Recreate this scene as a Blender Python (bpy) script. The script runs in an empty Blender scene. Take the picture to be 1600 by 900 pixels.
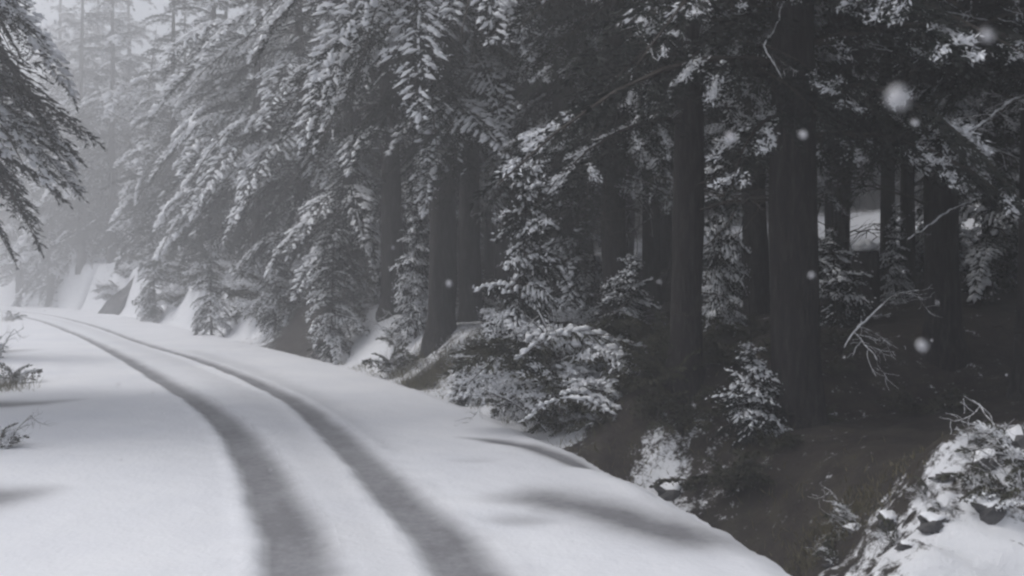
import bpy, math
import numpy as np
from mathutils import Vector

# ---------------------------------------------------------------- camera, sky, sun, exposure
S = bpy.context.scene
C = S.collection
CAM_H, F_PX, Y_H = 2.5, 1400.0, 445.0           # eye height, focal length in photo pixels, horizon row
cam_d = bpy.data.cameras.new('camera')
cam = bpy.data.objects.new('camera', cam_d); C.objects.link(cam); S.camera = cam
cam_d.sensor_width = 36.0
cam_d.lens = 36.0 * F_PX / 1600.0
cam.location = (0, 0, CAM_H)
cam.rotation_euler = (math.radians(90), 0, 0)
cam_d.shift_y = -(450.0 - Y_H) / 1600.0
cam_d.clip_start, cam_d.clip_end = 0.05, 2000
cam_d.dof.use_dof = True
cam_d.dof.focus_distance = 22.0
cam_d.dof.aperture_fstop = 2.4

SUN_EL, SUN_AZ = math.radians(56), math.radians(-78)   # azimuth clockwise from +Y: high on the left, ahead
w = bpy.data.worlds.new('World'); S.world = w; w.use_nodes = True
nt = w.node_tree; nt.nodes.clear()
sky = nt.nodes.new('ShaderNodeTexSky'); sky.sky_type = 'NISHITA'; sky.sun_disc = False
sky.sun_elevation = SUN_EL; sky.sun_rotation = SUN_AZ; sky.air_density = 1.0; sky.dust_density = 3.0; sky.ozone_density = 1.0
hs = nt.nodes.new('ShaderNodeHueSaturation'); hs.inputs['Saturation'].default_value = 0.44
bg = nt.nodes.new('ShaderNodeBackground'); bg.inputs['Strength'].default_value = 0.15
wo = nt.nodes.new('ShaderNodeOutputWorld')
nt.links.new(sky.outputs[0], hs.inputs['Color']); nt.links.new(hs.outputs[0], bg.inputs['Color']); nt.links.new(bg.outputs[0], wo.inputs['Surface'])

sl = bpy.data.lights.new('sun', 'SUN'); sl.energy = 1.9; sl.angle = math.radians(18); sl.color = (1.0, 0.985, 0.97)
sun = bpy.data.objects.new('sun', sl); C.objects.link(sun)
sdir = Vector((math.sin(SUN_AZ) * math.cos(SUN_EL), math.cos(SUN_AZ) * math.cos(SUN_EL), math.sin(SUN_EL)))
sun.rotation_euler = sdir.to_track_quat('Z', 'Y').to_euler()
sun.location = sdir * 90

S.view_settings.view_transform = 'Standard'; S.view_settings.look = 'None'; S.view_settings.gamma = 1.0
S.view_settings.exposure = -0.08
S.render.engine = 'CYCLES'
S.cycles.max_bounces = 6; S.cycles.diffuse_bounces = 3; S.cycles.glossy_bounces = 1; S.cycles.volume_bounces = 2
S.cycles.pixel_filter_type = 'BLACKMAN_HARRIS'; S.cycles.filter_width = 2.4
S.cycles.use_adaptive_sampling = True
HAZE = 0.0083

rng = np.random.default_rng(11)

# ---------------------------------------------------------------- small numeric helpers
def sst(a, b, x):
    t = np.clip((x - a) / (b - a), 0, 1); return t * t * (3 - 2 * t)

_tab = np.random.default_rng(5).random((256, 256))
def vnoise(x, y, seed=0):
    x = np.asarray(x, float) + seed * 17.3; y = np.asarray(y, float) + seed * 9.1
    xi = np.floor(x).astype(int); yi = np.floor(y).astype(int)
    fx = x - xi; fy = y - yi; fx = fx * fx * (3 - 2 * fx); fy = fy * fy * (3 - 2 * fy)
    g = lambda a, b: _tab[a & 255, b & 255]
    return (g(xi, yi) * (1 - fx) + g(xi + 1, yi) * fx) * (1 - fy) + (g(xi, yi + 1) * (1 - fx) + g(xi + 1, yi + 1) * fx) * fy

def fbm(x, y, o=4, seed=0):
    r = 0; a = 0.5
    for k in range(o):
        r = r + a * (vnoise(np.asarray(x) * 2 ** k, np.asarray(y) * 2 ** k, seed + k) - 0.5); a *= 0.55
    return r

def spline(P, step):
    P = np.array(P, float); out = []
    for i in range(len(P) - 1):
        p0 = P[max(i - 1, 0)]; p1 = P[i]; p2 = P[i + 1]; p3 = P[min(i + 2, len(P) - 1)]
        n = max(2, int(np.linalg.norm(p2 - p1) / step))
        t = (np.arange(n) / n)[:, None]
        out.append(0.5 * ((2 * p1) + (p2 - p0) * t + (2 * p0 - 5 * p1 + 4 * p2 - p3) * t ** 2 + (3 * p1 - p0 - 3 * p2 + p3) * t ** 3))
    out.append(P[-1:]); return np.concatenate(out)

# the right-hand edge of the road
EDGE = spline([(3.9, -25), (3.5, -8), (3.05, 2), (2.25, 7.7), (1.72, 9.9), (0.72, 13.2), (-1.35, 18.9), (-5.0, 26.9), (-10.6, 37), (-20.5, 54), (-38.5, 83), (-61, 110), (-96, 134), (-150, 158), (-230, 180)], 0.5)
for _ in range(6): EDGE[1:-1] = (EDGE[:-2] + 2 * EDGE[1:-1] + EDGE[2:]) / 4
ET = np.gradient(EDGE, axis=0); ET /= np.linalg.norm(ET, axis=1)[:, None]
EN = np.stack([ET[:, 1], -ET[:, 0]], 1)
EU = np.maximum.accumulate(EDGE[:, 1])

def to_ud(x, y):
    x = np.atleast_1d(np.asarray(x, float)); y = np.atleast_1d(np.asarray(y, float))
    u = np.empty(len(x)); d = np.empty(len(x))
    for a in range(0, len(x), 4000):
        dx = x[a:a + 4000, None] - EDGE[None, :, 0]; dy = y[a:a + 4000, None] - EDGE[None, :, 1]
        i = np.argmin(dx * dx + dy * dy, 1); j = np.arange(len(i))
        s = dx[j, i] * EN[i, 0] + dy[j, i] * EN[i, 1]
        al = dx[j, i] * ET[i, 0] + dy[j, i] * ET[i, 1]
        u[a:a + 4000] = EDGE[i, 1] + al * ET[i, 1]; d[a:a + 4000] = s
    return u, d

ROAD_W = 10.5
def height(x, y, u, d):
    dd = np.interp(u, [0, 8, 9.3, 11, 12.6, 14, 18, 22, 30, 60], [.1, .25, .95, 1.0, .6, .12, .1, .12, .15, .15])
    B = np.interp(u, [0, 8, 12.6, 13.8, 17, 19.2, 22, 28, 40, 60, 80, 110, 200], [.6, .6, .45, 1.5, 1.75, 1.0, 1.15, 1.6, 2.1, 3.0, 4.6, 5.4, 7])
    z = B * sst(np.interp(u, [11.5, 14], [1.3, .35]), np.interp(u, [11.5, 14], [4.4, 2.7]), d) + 0.15 * np.clip(d - 4, 0, 66) - 0.10
    z = z - dd * sst(0.05, 1.0, d) * (1 - sst(1.3, 3.2, d))
    z = z + np.interp(u, [0, 40, 60], [.55, .5, .15]) * (vnoise(u * 0.42, u * 0 + 3.3) - 0.5) * sst(0.7, 2.2, d) * (1 - sst(9, 14, d))
    z = z + (0.5 * fbm(x * .35, y * .35, 4) * sst(1.0, 4, d)) + 0.16 * fbm(x * 2.2, y * 2.2, 3, 7) * sst(.4, 1.2, d)
    g = .72 * np.exp(-(((x - 5.1) / 1.9) ** 2 + ((y - 9.35) / 0.95) ** 2)) + 0.35 * np.exp(-(((x - 3.9) / .9) ** 2 + ((y - 8.1) / .9) ** 2))
    z = z + g * sst(.25, 1.6, d) + sst(.5, 1.5, d) * np.exp(-((y - 8.7) / 1.7) ** 2) * (.34 * fbm(x * 2.2, y * 2.2, 4, 3) + .22 * fbm(x * 7, y * 7, 3, 8))
    left = sst(ROAD_W - .8, ROAD_W + 1.2, -d)
    z = z + left * (0.13 + 0.03 * np.clip(-d - ROAD_W, 0, 40) + .35 * fbm(x * .3, y * .3, 3, 2) * sst(ROAD_W, ROAD_W + 4, -d))
    return z

def gz(x, y):
    u, d = to_ud(x, y); z = height(np.atleast_1d(x), np.atleast_1d(y), u, d)
    z = np.where((d < 0) & (d > -ROAD_W), np.maximum(z, 0.0), z)
    return float(z[0]) if len(z) == 1 else z

def at(px, Y):                      # ground point straight under photo column px at distance Y
    return ((px - 800) * Y / F_PX, Y)
def hit(px, py):                    # where the sight line through a photo pixel meets the ground
    Y = np.arange(5, 140, 0.05); X = (px - 800) * Y / F_PX; Z = CAM_H - (py - Y_H) * Y / F_PX
    g = gz(X, Y); k = np.argmax(Z <= g) if (Z <= g).any() else len(Y) - 1
    return float(X[k]), float(Y[k])

# ---------------------------------------------------------------- materials
def newmat(name, rough=0.9):
    m = bpy.data.materials.new(name); m.use_nodes = True
    b = m.node_tree.nodes['Principled BSDF']; b.inputs['Roughness'].default_value = rough
    b.inputs['Specular IOR Level'].default_value = 0.25
    return m, m.node_tree, b
def N(t, ty, **kw):
    n = t.nodes.new(ty)
    for k, v in kw.items():
        if k in n.inputs.keys(): n.inputs[k].default_value = v
        else: setattr(n, k, v)
    return n
def noise(t, scale, detail=4, rough=.55, coord='Object', stretch=None):
    tc = N(t, 'ShaderNodeTexCoord'); n = N(t, 'ShaderNodeTexNoise', Scale=scale, Detail=detail, Roughness=rough)
    if stretch:
        mp = N(t, 'ShaderNodeMapping'); mp.inputs['Scale'].default_value = stretch
        t.links.new(tc.outputs[coord], mp.inputs[0]); t.links.new(mp.outputs[0], n.inputs['Vector'])
    else: t.links.new(tc.outputs[coord], n.inputs['Vector'])
    return n.outputs['Fac']
def ramp(t, fac, stops):
    r = N(t, 'ShaderNodeValToRGB'); e = r.color_ramp.elements
    while len(e) < len(stops): e.new(0.5)
    for q, (p, c) in zip(e, stops): q.position = p; q.color = (*c, 1) if len(c) == 3 else c
    t.links.new(fac, r.inputs[0]); return r.outputs[0]
def bump(t, b, h, strength, dist):
    n = N(t, 'ShaderNodeBump', Strength=strength, Distance=dist)
    t.links.new(h, n.inputs['Height']); t.links.new(n.outputs[0], b.inputs['Normal'])
def math_(t, op, a, b=None, clamp=False):
    n = N(t, 'ShaderNodeMath', operation=op, use_clamp=clamp)
    for i, v in enumerate((a, b)):
        if v is None: continue
        if isinstance(v, (int, float)): n.inputs[i].default_value = v
        else: t.links.new(v, n.inputs[i])
    return n.outputs[0]
def mix(t, fac, a, b):
    n = N(t, 'ShaderNodeMix', data_type='RGBA')
    for i, v in ((0, fac), (6, a), (7, b)):
        if isinstance(v, tuple): n.inputs[i].default_value = (*v, 1)
        elif isinstance(v, float): n.inputs[i].default_value = v
        else: t.links.new(v, n.inputs[i])
    return n.outputs[2]
def attr(t, name): return N(t, 'ShaderNodeAttribute', attribute_name=name).outputs['Fac']

SNOWC = (0.80, 0.815, 0.85)
def m_snow():
    m, t, b = newmat('fresh_snow', .75)
    t.links.new(ramp(t, noise(t, 3, 5), [(0, (.80, .815, .845)), (1, (.87, .88, .90))]), b.inputs['Base Color'])
    bump(t, b, noise(t, 28, 4), .35, .02); return m
def m_road():
    m, t, b = newmat('road_snow', .7)
    base = ramp(t, noise(t, .45, 6), [(.3, (.75, .765, .81)), (.7, (.83, .84, .87))])
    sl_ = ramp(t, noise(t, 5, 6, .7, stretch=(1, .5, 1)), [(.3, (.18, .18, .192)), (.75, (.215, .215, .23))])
    f = math_(t, 'ADD', attr(t, 'slush_and_streaks'), math_(t, 'MULTIPLY', math_(t, 'SUBTRACT', noise(t, 9, 6, .7), .5), math_(t, 'MULTIPLY', attr(t, 'slush_and_streaks'), .45)), True)
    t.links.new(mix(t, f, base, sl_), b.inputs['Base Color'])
    hN = math_(t, 'ADD', noise(t, 14, 5), math_(t, 'MULTIPLY', noise(t, 2.2, 3), 1.5))
    bump(t, b, hN, .35, .03); return m
def m_ground():
    m, t, b = newmat('forest_ground', .92)
    soil = ramp(t, noise(t, 2.5, 8, .7), [(.3, (.016, .013, .012)), (.5, (.036, .030, .026)), (.72, (.062, .055, .040))])
    sn = ramp(t, noise(t, 4, 6), [(.2, (.72, .735, .77)), (.8, (.83, .84, .87))])
    f = math_(t, 'ADD', attr(t, 'cover'), math_(t, 'MULTIPLY', math_(t, 'SUBTRACT', noise(t, 3.2, 8, .75), .5), 1.9))
    f = math_(t, 'ADD', f, math_(t, 'MULTIPLY', math_(t, 'SUBTRACT', noise(t, 17, 5, .7), .5), .9))
    f = ramp(t, f, [(.40, (0, 0, 0)), (.62, (1, 1, 1))])
    t.links.new(mix(t, f, soil, sn), b.inputs['Base Color'])
    bump(t, b, noise(t, 7, 8, .7), .7, .08); return m
def m_bark():
    m, t, b = newmat('bark', .95)
    n = noise(t, 5, 8, .7, stretch=(3, 3, .45))
    t.links.new(ramp(t, n, [(.35, (.012, .011, .011)), (.5, (.024, .021, .021)), (.68, (.065, .06, .058))]), b.inputs['Base Color'])
    bump(t, b, n, 1.0, .06); return m
def m_needles():
    m, t, b = newmat('needles', .8)
    oi = N(t, 'ShaderNodeObjectInfo').outputs['Random']
    a = math_(t, 'ADD', math_(t, 'MULTIPLY', noise(t, 1.3, 3), .7), math_(t, 'MULTIPLY', oi, .3))
    t.links.new(ramp(t, a, [(.25, (.010, .013, .012)), (.6, (.021, .025, .022)), (.85, (.040, .043, .036))]), b.inputs['Base Color']); return m
def m_plain(name, stops, sc=4, rough=.9, bp=None):
    m, t, b = newmat(name, rough); n = noise(t, sc, 7, .65)
    t.links.new(ramp(t, n, stops), b.inputs['Base Color'])
    if bp: bump(t, b, n, *bp)
    return m
MS, MR, MG, MB, MN = m_snow(), m_road(), m_ground(), m_bark(), m_needles()
MW = m_plain('twig_wood', [(.3, (.03, .026, .024)), (.7, (.08, .07, .062))], 9)
MGr = m_plain('dry_grass', [(.3, (.07, .062, .036)), (.7, (.20, .18, .11))], 3)
MRk = m_plain('rock', [(.3, (.035, .034, .035)), (.7, (.12, .118, .12))], 3, .9, (.8, .08))
MLf = m_plain('brush_leaf', [(.3, (.03, .035, .026)), (.7, (.085, .08, .055))], 3)

# ---------------------------------------------------------------- mesh builder
class Acc:
    def __init__(s): s.v = []; s.f = []; s.m = []; s.n = 0
    def add(s, V, F, mi=0):
        V = np.asarray(V, np.float32); F = np.asarray(F, np.int64)
        if len(V) == 0: return
        if F.shape[1] == 3: F = np.concatenate([F, np.full((len(F), 1), -1)], 1); 
        s.v.append(V); s.f.append(np.where(F >= 0, F + s.n, -1)); s.m.append(np.full(len(F), mi)); s.n += len(V)
    def arrays(s):
        if not s.v: return np.zeros((0, 3), np.float32), np.zeros((0, 4), int), np.zeros(0, int)
        return np.concatenate(s.v), np.concatenate(s.f), np.concatenate(s.m)
    def mesh(s, name, mats, smooth=False, attrs=None):
        V, F, M = s.arrays(); return mkmesh(name, V, F, M, mats, smooth, attrs)
def mkmesh(name, V, F, M, mats, smooth=False, attrs=None):
    me = bpy.data.meshes.new(name)
    q = F[:, 3] >= 0; cnt = np.where(q, 4, 3)
    loops = F[F >= 0] if not q.all() else F.reshape(-1)
    me.vertices.add(len(V)); me.vertices.foreach_set('co', np.ascontiguousarray(V, np.float32).reshape(-1))
    me.loops.add(int(cnt.sum())); me.loops.foreach_set('vertex_index', loops.astype(np.int32))
    me.polygons.add(len(F)); me.polygons.foreach_set('loop_start', np.concatenate([[0], np.cumsum(cnt)[:-1]]).astype(np.int32))
    me.polygons.foreach_set('material_index', M.astype(np.int32))
    me.polygons.foreach_set('use_smooth', np.full(len(F), smooth))
    for m in mats: me.materials.append(m)
    for k, a in (attrs or {}).items():
        at_ = me.attributes.new(k, 'FLOAT', 'POINT'); at_.data.foreach_set('value', a.astype(np.float32))
    me.update(calc_edges=True); return me

def tube(P, R, n=8, rough=0, rg=None):
    P = np.array(P, float); k = len(P); T = np.gradient(P, axis=0); T /= np.linalg.norm(T, axis=1)[:, None] + 1e-9
    ref = np.array([0, 0, 1.0]) if abs(T[0, 2]) < .9 else np.array([1.0, 0, 0])
    A = np.cross(T, ref); A /= np.linalg.norm(A, axis=1)[:, None] + 1e-9; Bv = np.cross(A, T)
    th = np.arange(n) * 2 * np.pi / n
    R = np.asarray(R, float)[:, None] * (1 + (rough * (rg.random((k, n)) - .5) if rough else 0))
    V = P[:, None] + R[..., None] * (np.cos(th)[None, :, None] * A[:, None] + np.sin(th)[None, :, None] * Bv[:, None])
    i = np.arange(k - 1)[:, None] * n; j = np.arange(n)[None]
    F = np.stack([i + j, i + (j + 1) % n, i + n + (j + 1) % n, i + n + j], -1).reshape(-1, 4)
    return V.reshape(-1, 3), F

# snow pad template: a low 6-sided lump along x
_a = np.arange(6) * np.pi / 3
PADV = np.concatenate([np.stack([np.cos(_a) * .5, np.sin(_a) * .5, 0 * _a], 1), [[0, 0, .55], [0, 0, -.3]]])
PADF = np.array([[i, (i + 1) % 6, 6] for i in range(6)] + [[(i + 1) % 6, i, 7] for i in range(6)])
def pads(P, D, L, W, Hh, rg):
    """lumps at P, lying along directions D"""
    n = len(P)
    if n == 0: return np.zeros((0, 3)), np.zeros((0, 3), int)
    D = D / (np.linalg.norm(D, axis=1)[:, None] + 1e-9); Sx = np.cross([0, 0, 1.0], D); Sx /= np.linalg.norm(Sx, axis=1)[:, None] + 1e-6
    U = np.cross(D, Sx)
    T = PADV[None] * (1 + .6 * (rg.random((n, 8, 1)) - .5)) + .22 * (rg.random((n, 8, 3)) - .5)
    V = P[:, None] + T[..., :1] * (L[:, None, None] * D[:, None]) + T[..., 1:2] * (W[:, None, None] * Sx[:, None]) + T[..., 2:3] * (Hh[:, None, None] * U[:, None])
    F = (PADF[None] + (np.arange(n) * 8)[:, None, None]).reshape(-1, 3)
    return V.reshape(-1, 3), F
def sprigs(P, D, L, W, rg):
    """diamond needle sprigs from P along D"""
    n = len(P); D = D / (np.linalg.norm(D, axis=1)[:, None] + 1e-9)
    Rn = rg.normal(size=(n, 3)); Rn[:, 2] *= .5; Sx = np.cross(D, Rn); Sx /= np.linalg.norm(Sx, axis=1)[:, None] + 1e-9
    a = P; b = P + D * (L * .45)[:, None] + Sx * (W * .5)[:, None]; c = P + D * L[:, None]; e = P + D * (L * .45)[:, None] - Sx * (W * .5)[:, None]
    return np.stack([a, b, c, e], 1).reshape(-1, 3), np.arange(4 * n).reshape(-1, 4)

def make_branch(L, rg, rise=.15, droop=.5, step=.12, sl=.115, sw=.030, twig=.34, snow=.6, pad=.22, hang=.5, dust=.15, sel=.42):
    """a limb with side twigs, in its own frame (out along x). -> wood, needles, snow as (V,F)"""
    W_, L_, S_ = Acc(), Acc(), Acc()
    f = lambda t: np.stack([L * t, .12 * L * np.sin(t * 2.3 + ph) * t, L * (rise * t - droop * t ** 2.1)], -1)
    ph = rg.random() * 6; pad *= rg.uniform(.75, 1.3); (snow, pad, dust) = (snow * 2.2, pad * 1.15, dust * 1.6) if rg.random() < sel else (snow * .05, pad * .8, dust * .15)
    tt = np.linspace(0, 1, 7); W_.add(*tube(f(tt), (.012 + .011 * L) * (1 - .85 * tt), 4))
    ts = np.arange(.1, 1, step / L)
    P0, D0, PL = [], [], []
    for t in ts:
        for s in (-1, 1):
            l = twig * L * (1.03 - t) ** .7 * (0.55 + .6 * rg.random()) * min(1, .35 + t * 2.2) + .1
            an = math.radians(48 + 22 * rg.random() - 12 * t)
            P0.append(f(t)); D0.append((math.cos(an), s * math.sin(an), -.12 - hang * rg.random() * .8)); PL.append(l)
    P0.append(f(np.array(.98))); D0.append((1, 0, rise - droop * 1.6)); PL.append(.15 + .06 * L)
    P0, D0, PL = np.array(P0), np.array(D0), np.array(PL)
    D0 /= np.linalg.norm(D0, axis=1)[:, None]
    # twig stems as thin slivers of needles + sprigs
    A, Dv, snP, snD, snW = [], [], [], [], []
    clump = rg.random() * 10
    for p, d, l in zip(P0, D0, PL):
        n = max(2, int(l / (sl * .55))); q = (np.arange(n) + .5 * rg.random(n)) / n
        pts = p + d * (q * l)[:, None]; pts[:, 2] -= hang * .5 * l * q ** 2
        for s in (-1, 0, 1):
            A.append(pts); dv = d + np.cross(d, [0, 0, 1.0]) * s * (.75 + .3 * rg.random()) + rg.normal(size=(n, 3)) * .16; dv[:, 2] -= hang * q * .7; Dv.append(dv)
        c = vnoise(np.array([p[0] * 1.7 + clump]), np.array([p[1] * 1.7]))[0]
        if rg.random() < snow * (0.35 + 1.3 * c):
            k = max(1, int(l / (pad * .5) * (.5 + .5 * rg.random()))); qq = np.sort(rg.random(k) ** .7 * .8 + .2)
            sp = p + d * (qq * l)[:, None]; sp[:, 2] += .02 + pad * .24 - hang * .5 * l * qq ** 2
            dd = np.repeat(d[None], k, 0) + 0; dd[:, 2] -= hang * qq * .6
            snP.append(sp); snD.append(dd); snW.append(.6 + .9 * rg.random(k))
    _ = 0
    A = np.concatenate(A); Dv = np.concatenate(Dv); n = len(A)
    L_.add(*sprigs(A, Dv, sl * (.7 + .7 * rg.random(n)), sw * (.7 + .6 * rg.random(n)), rg))
    if snP:
        sp = np.concatenate(snP); sd = np.concatenate(snD); sw_ = np.concatenate(snW); k = len(sp)
        S_.add(*pads(sp, sd, pad * sw_ * (.55 + .6 * rg.random(k)), pad * .5 * sw_ * (.7 + .6 * rg.random(k)), pad * .36 * sw_, rg))
        kk = int(len(sp) * 10 * dust)
        if kk:
            i = rg.integers(0, k, kk); D2 = sd[i] + rg.normal(size=(kk, 3)) * .6
            S_.add(*sprigs(sp[i] + rg.normal(size=(kk, 3)) * [pad * .6, pad * .6, .02], D2, sl * (.4 + .5 * rg.random(kk)), sw * (.5 + .5 * rg.random(kk)), rg))
    # snow line lying on the limb itself
    if snow > .5:
        k = int(L / .3); q = rg.random(k) * .8 + .15; pp = f(q); pp[:, 2] += .03
        S_.add(*pads(pp, f(np.clip(q + .02, 0, 1)) - f(q) + 1e-6, np.full(k, .26) * (pad / .22), np.full(k, .07), np.full(k, .05), rg))
    return [a.arrays()[:2] for a in (W_, L_, S_)]

def place(V, yaw, pitch, roll, sc, pos):
    cy, sy, cp, sp_, cr, sr = math.cos(yaw), math.sin(yaw), math.cos(pitch), math.sin(pitch), math.cos(roll), math.sin(roll)
    Rx = np.array([[1, 0, 0], [0, cr, -sr], [0, sr, cr]]); Ry = np.array([[cp, 0, -sp_], [0, 1, 0], [sp_, 0, cp]]); Rz = np.array([[cy, -sy, 0], [sy, cy, 0], [0, 0, 1]])
    return (V * sc) @ (Rz @ Ry @ Rx).T + pos

LIB = {}
def library(key, Ls, nvar, seed, **kw):
    rg = np.random.default_rng(seed); LIB[key] = [(L, [make_branch(L, rg, **kw) for _ in range(nvar)]) for L in Ls]
def pick(key, L, rg):
    row = min(LIB[key], key=lambda r: abs(r[0] - L)); return row[1][rg.integers(len(row[1]))], L / row[0]

library('fir', (1.1, 2.0, 3.0, 4.0), 8, 1, snow=.35, pad=.08, dust=.25, sel=.3)
library('fir_heavy', (1.1, 2.0, 3.0, 4.0), 8, 2, snow=1.1, pad=.24, dust=.22, droop=.72, sel=.42)
library('far', (1.3, 2.6, 4.0), 8, 3, sel=.42, snow=1.0, pad=.55, sl=.24, sw=.062, step=.24, droop=.7, dust=.12)
library('small', (.25, .5, .8, 1.1), 5, 4, step=.07, sl=.08, sw=.028, snow=1.3, pad=.09, sel=.85, twig=.38, droop=.3, rise=.2, dust=.15)
library('bush', (.6, 1.0, 1.5), 5, 5, step=.085, sl=.11, sw=.045, snow=1.3, pad=.10, sel=.8, twig=.36, droop=.75, rise=.5, dust=.3)

library('lace', (2.2, 3.4, 4.2), 6, 10, snow=.11, pad=.07, dust=.5, sel=.8, droop=.6, step=.15)
library('showy', (2.2, 3.4, 4.4), 5, 9, snow=.9, pad=.25, dust=.3, droop=.8, sel=1.0, step=.13)

def dead_branch(L, rg, snowy=.6):
    Wd, Sn = Acc(), Acc()
    def rec(p, d, l, r, lev):
        n = 7; P = [p]; dd = np.array(d, float)
        for i in range(n):
            dd = dd + rg.normal(size=3) * .2; dd[2] -= .06; dd /= np.linalg.norm(dd); P.append(P[-1] + dd * l / n)
        P = np.array(P); Wd.add(*tube(P, np.linspace(r, r * .3, n + 1), 4))
        if rg.random() < snowy:
            mid = (P[1:] + P[:-1]) / 2; mid[:, 2] += r * .8 + .006
            Sn.add(*pads(mid, P[1:] - P[:-1], np.full(n, l / n * 1.25), np.full(n, r * 1.3 + .010), np.full(n, r + .012), rg))
        if lev < 2:
            for i in range(1, n + 1):
                if rg.random() < .75:
                    s = rg.normal(size=3) * [1, 1, .5]; rec(P[i], dd * .7 + s * .6, l * (.35 + .2 * rg.random()), r * .5, lev + 1)
    rec(np.zeros(3), (1, 0, .05), L, .012 + .008 * L, 0)
    return Wd.arrays()[:2], Sn.arrays()[:2]
_rd = np.random.default_rng(8)
DEAD = [dead_branch(L, _rd) for L in (.8, 1.2, 1.8, 2.4, 1.5, 2.0)]

def make_tree(Ht, r0, base, spread, seed, key, n_limb, dead=14, shape=.75, top_key=None, lean=.3, low_sparse=0):
    """-> meshes (trunk, limbs, crown, snow)"""
    rg = np.random.default_rng(seed); T, Wd, Lf, Sn = Acc(), Acc(), Acc(), Acc()
    zz = np.concatenate([[-.6, 0, .25, .7, 1.5], np.linspace(3, Ht, 11)])
    lx, ly = rg.normal(size=2) * lean
    cx = lambda z: np.stack([lx * (z / Ht) ** 2 + .06 * np.sin(z * .5), ly * (z / Ht) ** 2 + .06 * np.cos(z * .43), z], -1)
    R = r0 * (np.clip(1 - zz / Ht, 0, 1) ** .8 * .9 + .02); R[:3] *= (1.5, 1.32, 1.12)
    T.add(*tube(cx(zz), R, 14, .16, rg))
    for i in range(n_limb):
        q = ((i + rg.random()) / n_limb) ** 1.15; z = base + (Ht * .985 - base) * q
        if low_sparse and q < .18 and rg.random() < low_sparse: continue
        if vnoise(np.array([z * .55 + seed]), np.array([2.2]))[0] < (.3 if key != 'far' else .2) and rg.random() < .75 and Ht > 12 and seed != 30: continue
        Lb = spread * ((1 - q) ** shape * (.72 + .45 * rg.random()) + .07) * (0.75 + .25 * min(1, q * 6))
        k = top_key if (top_key and rg.random() < .25 + q * 1.4) else key
        br, sc = pick(k, Lb, rg); yaw = rg.random() * 2 * math.pi; pitch = math.radians(-14 + 34 * q + 10 * rg.normal()); roll = .25 * rg.normal()
        for a, (V, F) in zip((Wd, Lf, Sn), br):
            if len(V): a.add(place(V, yaw, pitch, roll, sc, cx(np.array(z))), F)
    for i in range(dead):
        z = 1.2 + (base + 2.5 - 1.2) * rg.random(); (Vw, Fw), (Vs, Fs) = DEAD[rg.integers(len(DEAD))]
        yaw = rg.random() * 6.28; pitch = -.1 + .25 * rg.normal(); sc = .6 + .6 * rg.random(); roll = rg.normal() * .3
        Wd.add(place(Vw, yaw, pitch, roll, sc, cx(np.array(z))), Fw)
        if len(Vs) and rg.random() < .3: Sn.add(place(Vs, yaw, pitch, roll, sc, cx(np.array(z))), Fs)
    return dict(trunk=T.mesh('trunk', [MB], True), limbs=Wd.mesh('limb_wood', [MW]), crown=Lf.mesh('crown', [MN]), snow=Sn.mesh('snow', [MS], True))

def make_bush(n, key, Hh, seed, dead=0, wide=1.0, leafm=None, pitch=(8, 70)):
    rg = np.random.default_rng(seed); Wd, Lf, Sn = Acc(), Acc(), Acc()
    for i in range(n):
        br, sc = pick(key, Hh * (.6 + .5 * rg.random()), rg); yaw = rg.random() * 6.28
        pos = np.array([rg.normal() * .22 * wide, rg.normal() * .22 * wide, -.05 + .55 * Hh * rg.random() ** 1.6])
        for a, (V, F) in zip((Wd, Lf, Sn), br):
            if len(V): a.add(place(V, yaw, math.radians(rg.uniform(*pitch)), .3 * rg.normal(), sc, pos), F)
    for i in range(dead):
        (Vw, Fw), (Vs, Fs) = DEAD[rg.integers(len(DEAD))]; yaw = rg.random() * 6.28; p = math.radians(rg.uniform(25, 85)); sc = Hh * (.35 + .3 * rg.random())
        pos = np.array([rg.normal() * .2 * wide, rg.normal() * .2 * wide, -.05])
        Wd.add(place(Vw, yaw, p, 0, sc, pos), Fw); Sn.add(place(Vs, yaw, p, 0, sc, pos), Fs)
    if key == 'bush' and pitch[0] == 0:
        for j in range(9):
            t = np.linspace(0, 1, 16); w0 = rg.normal() * .35; A0 = np.stack([-.9 + 2.0 * t, w0 + .3 * (t - .5) * rg.normal() + 0 * t, .75 + .5 * np.sin(t * 2.4) - .5 * t ** 2 - .5 * w0 ** 2 + .12 * rg.normal()], -1)
            Wd.add(*tube(A0, .012 * (1.2 - t), 4)); Dd = np.gradient(A0, axis=0)
            Sn.add(*pads(A0 + [0, 0, .05] + rg.normal(size=A0.shape) * .03, Dd + rg.normal(size=Dd.shape) * .03, np.full(16, .24) * (.7 + .6 * rg.random(16)), .13 * (.6 + .8 * rg.random(16)), .11 * (.6 + .8 * rg.random(16)), rg))
            i = rg.integers(0, 16, 120); D2 = rg.normal(size=(120, 3)) * [.7, 1, .2] - [-.3, 0, .75]; Lf.add(*sprigs(A0[i], D2, .12 + .16 * rg.random(120), np.full(120, .03), rg))
            i = rg.integers(0, 16, 90); D2 = rg.normal(size=(90, 3)) * [.7, 1, .2] - [-.3, 0, .55]; Sn.add(*sprigs(A0[i] + [0, 0, .03], D2, .08 + .14 * rg.random(90), np.full(90, .04), rg))
    d = dict(stems=Wd.mesh('stems', [MW]))
    if Lf.v: d['foliage'] = Lf.mesh('foliage', [leafm or MLf])
    d['snow'] = Sn.mesh('snow', [MS], True); return d

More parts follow.
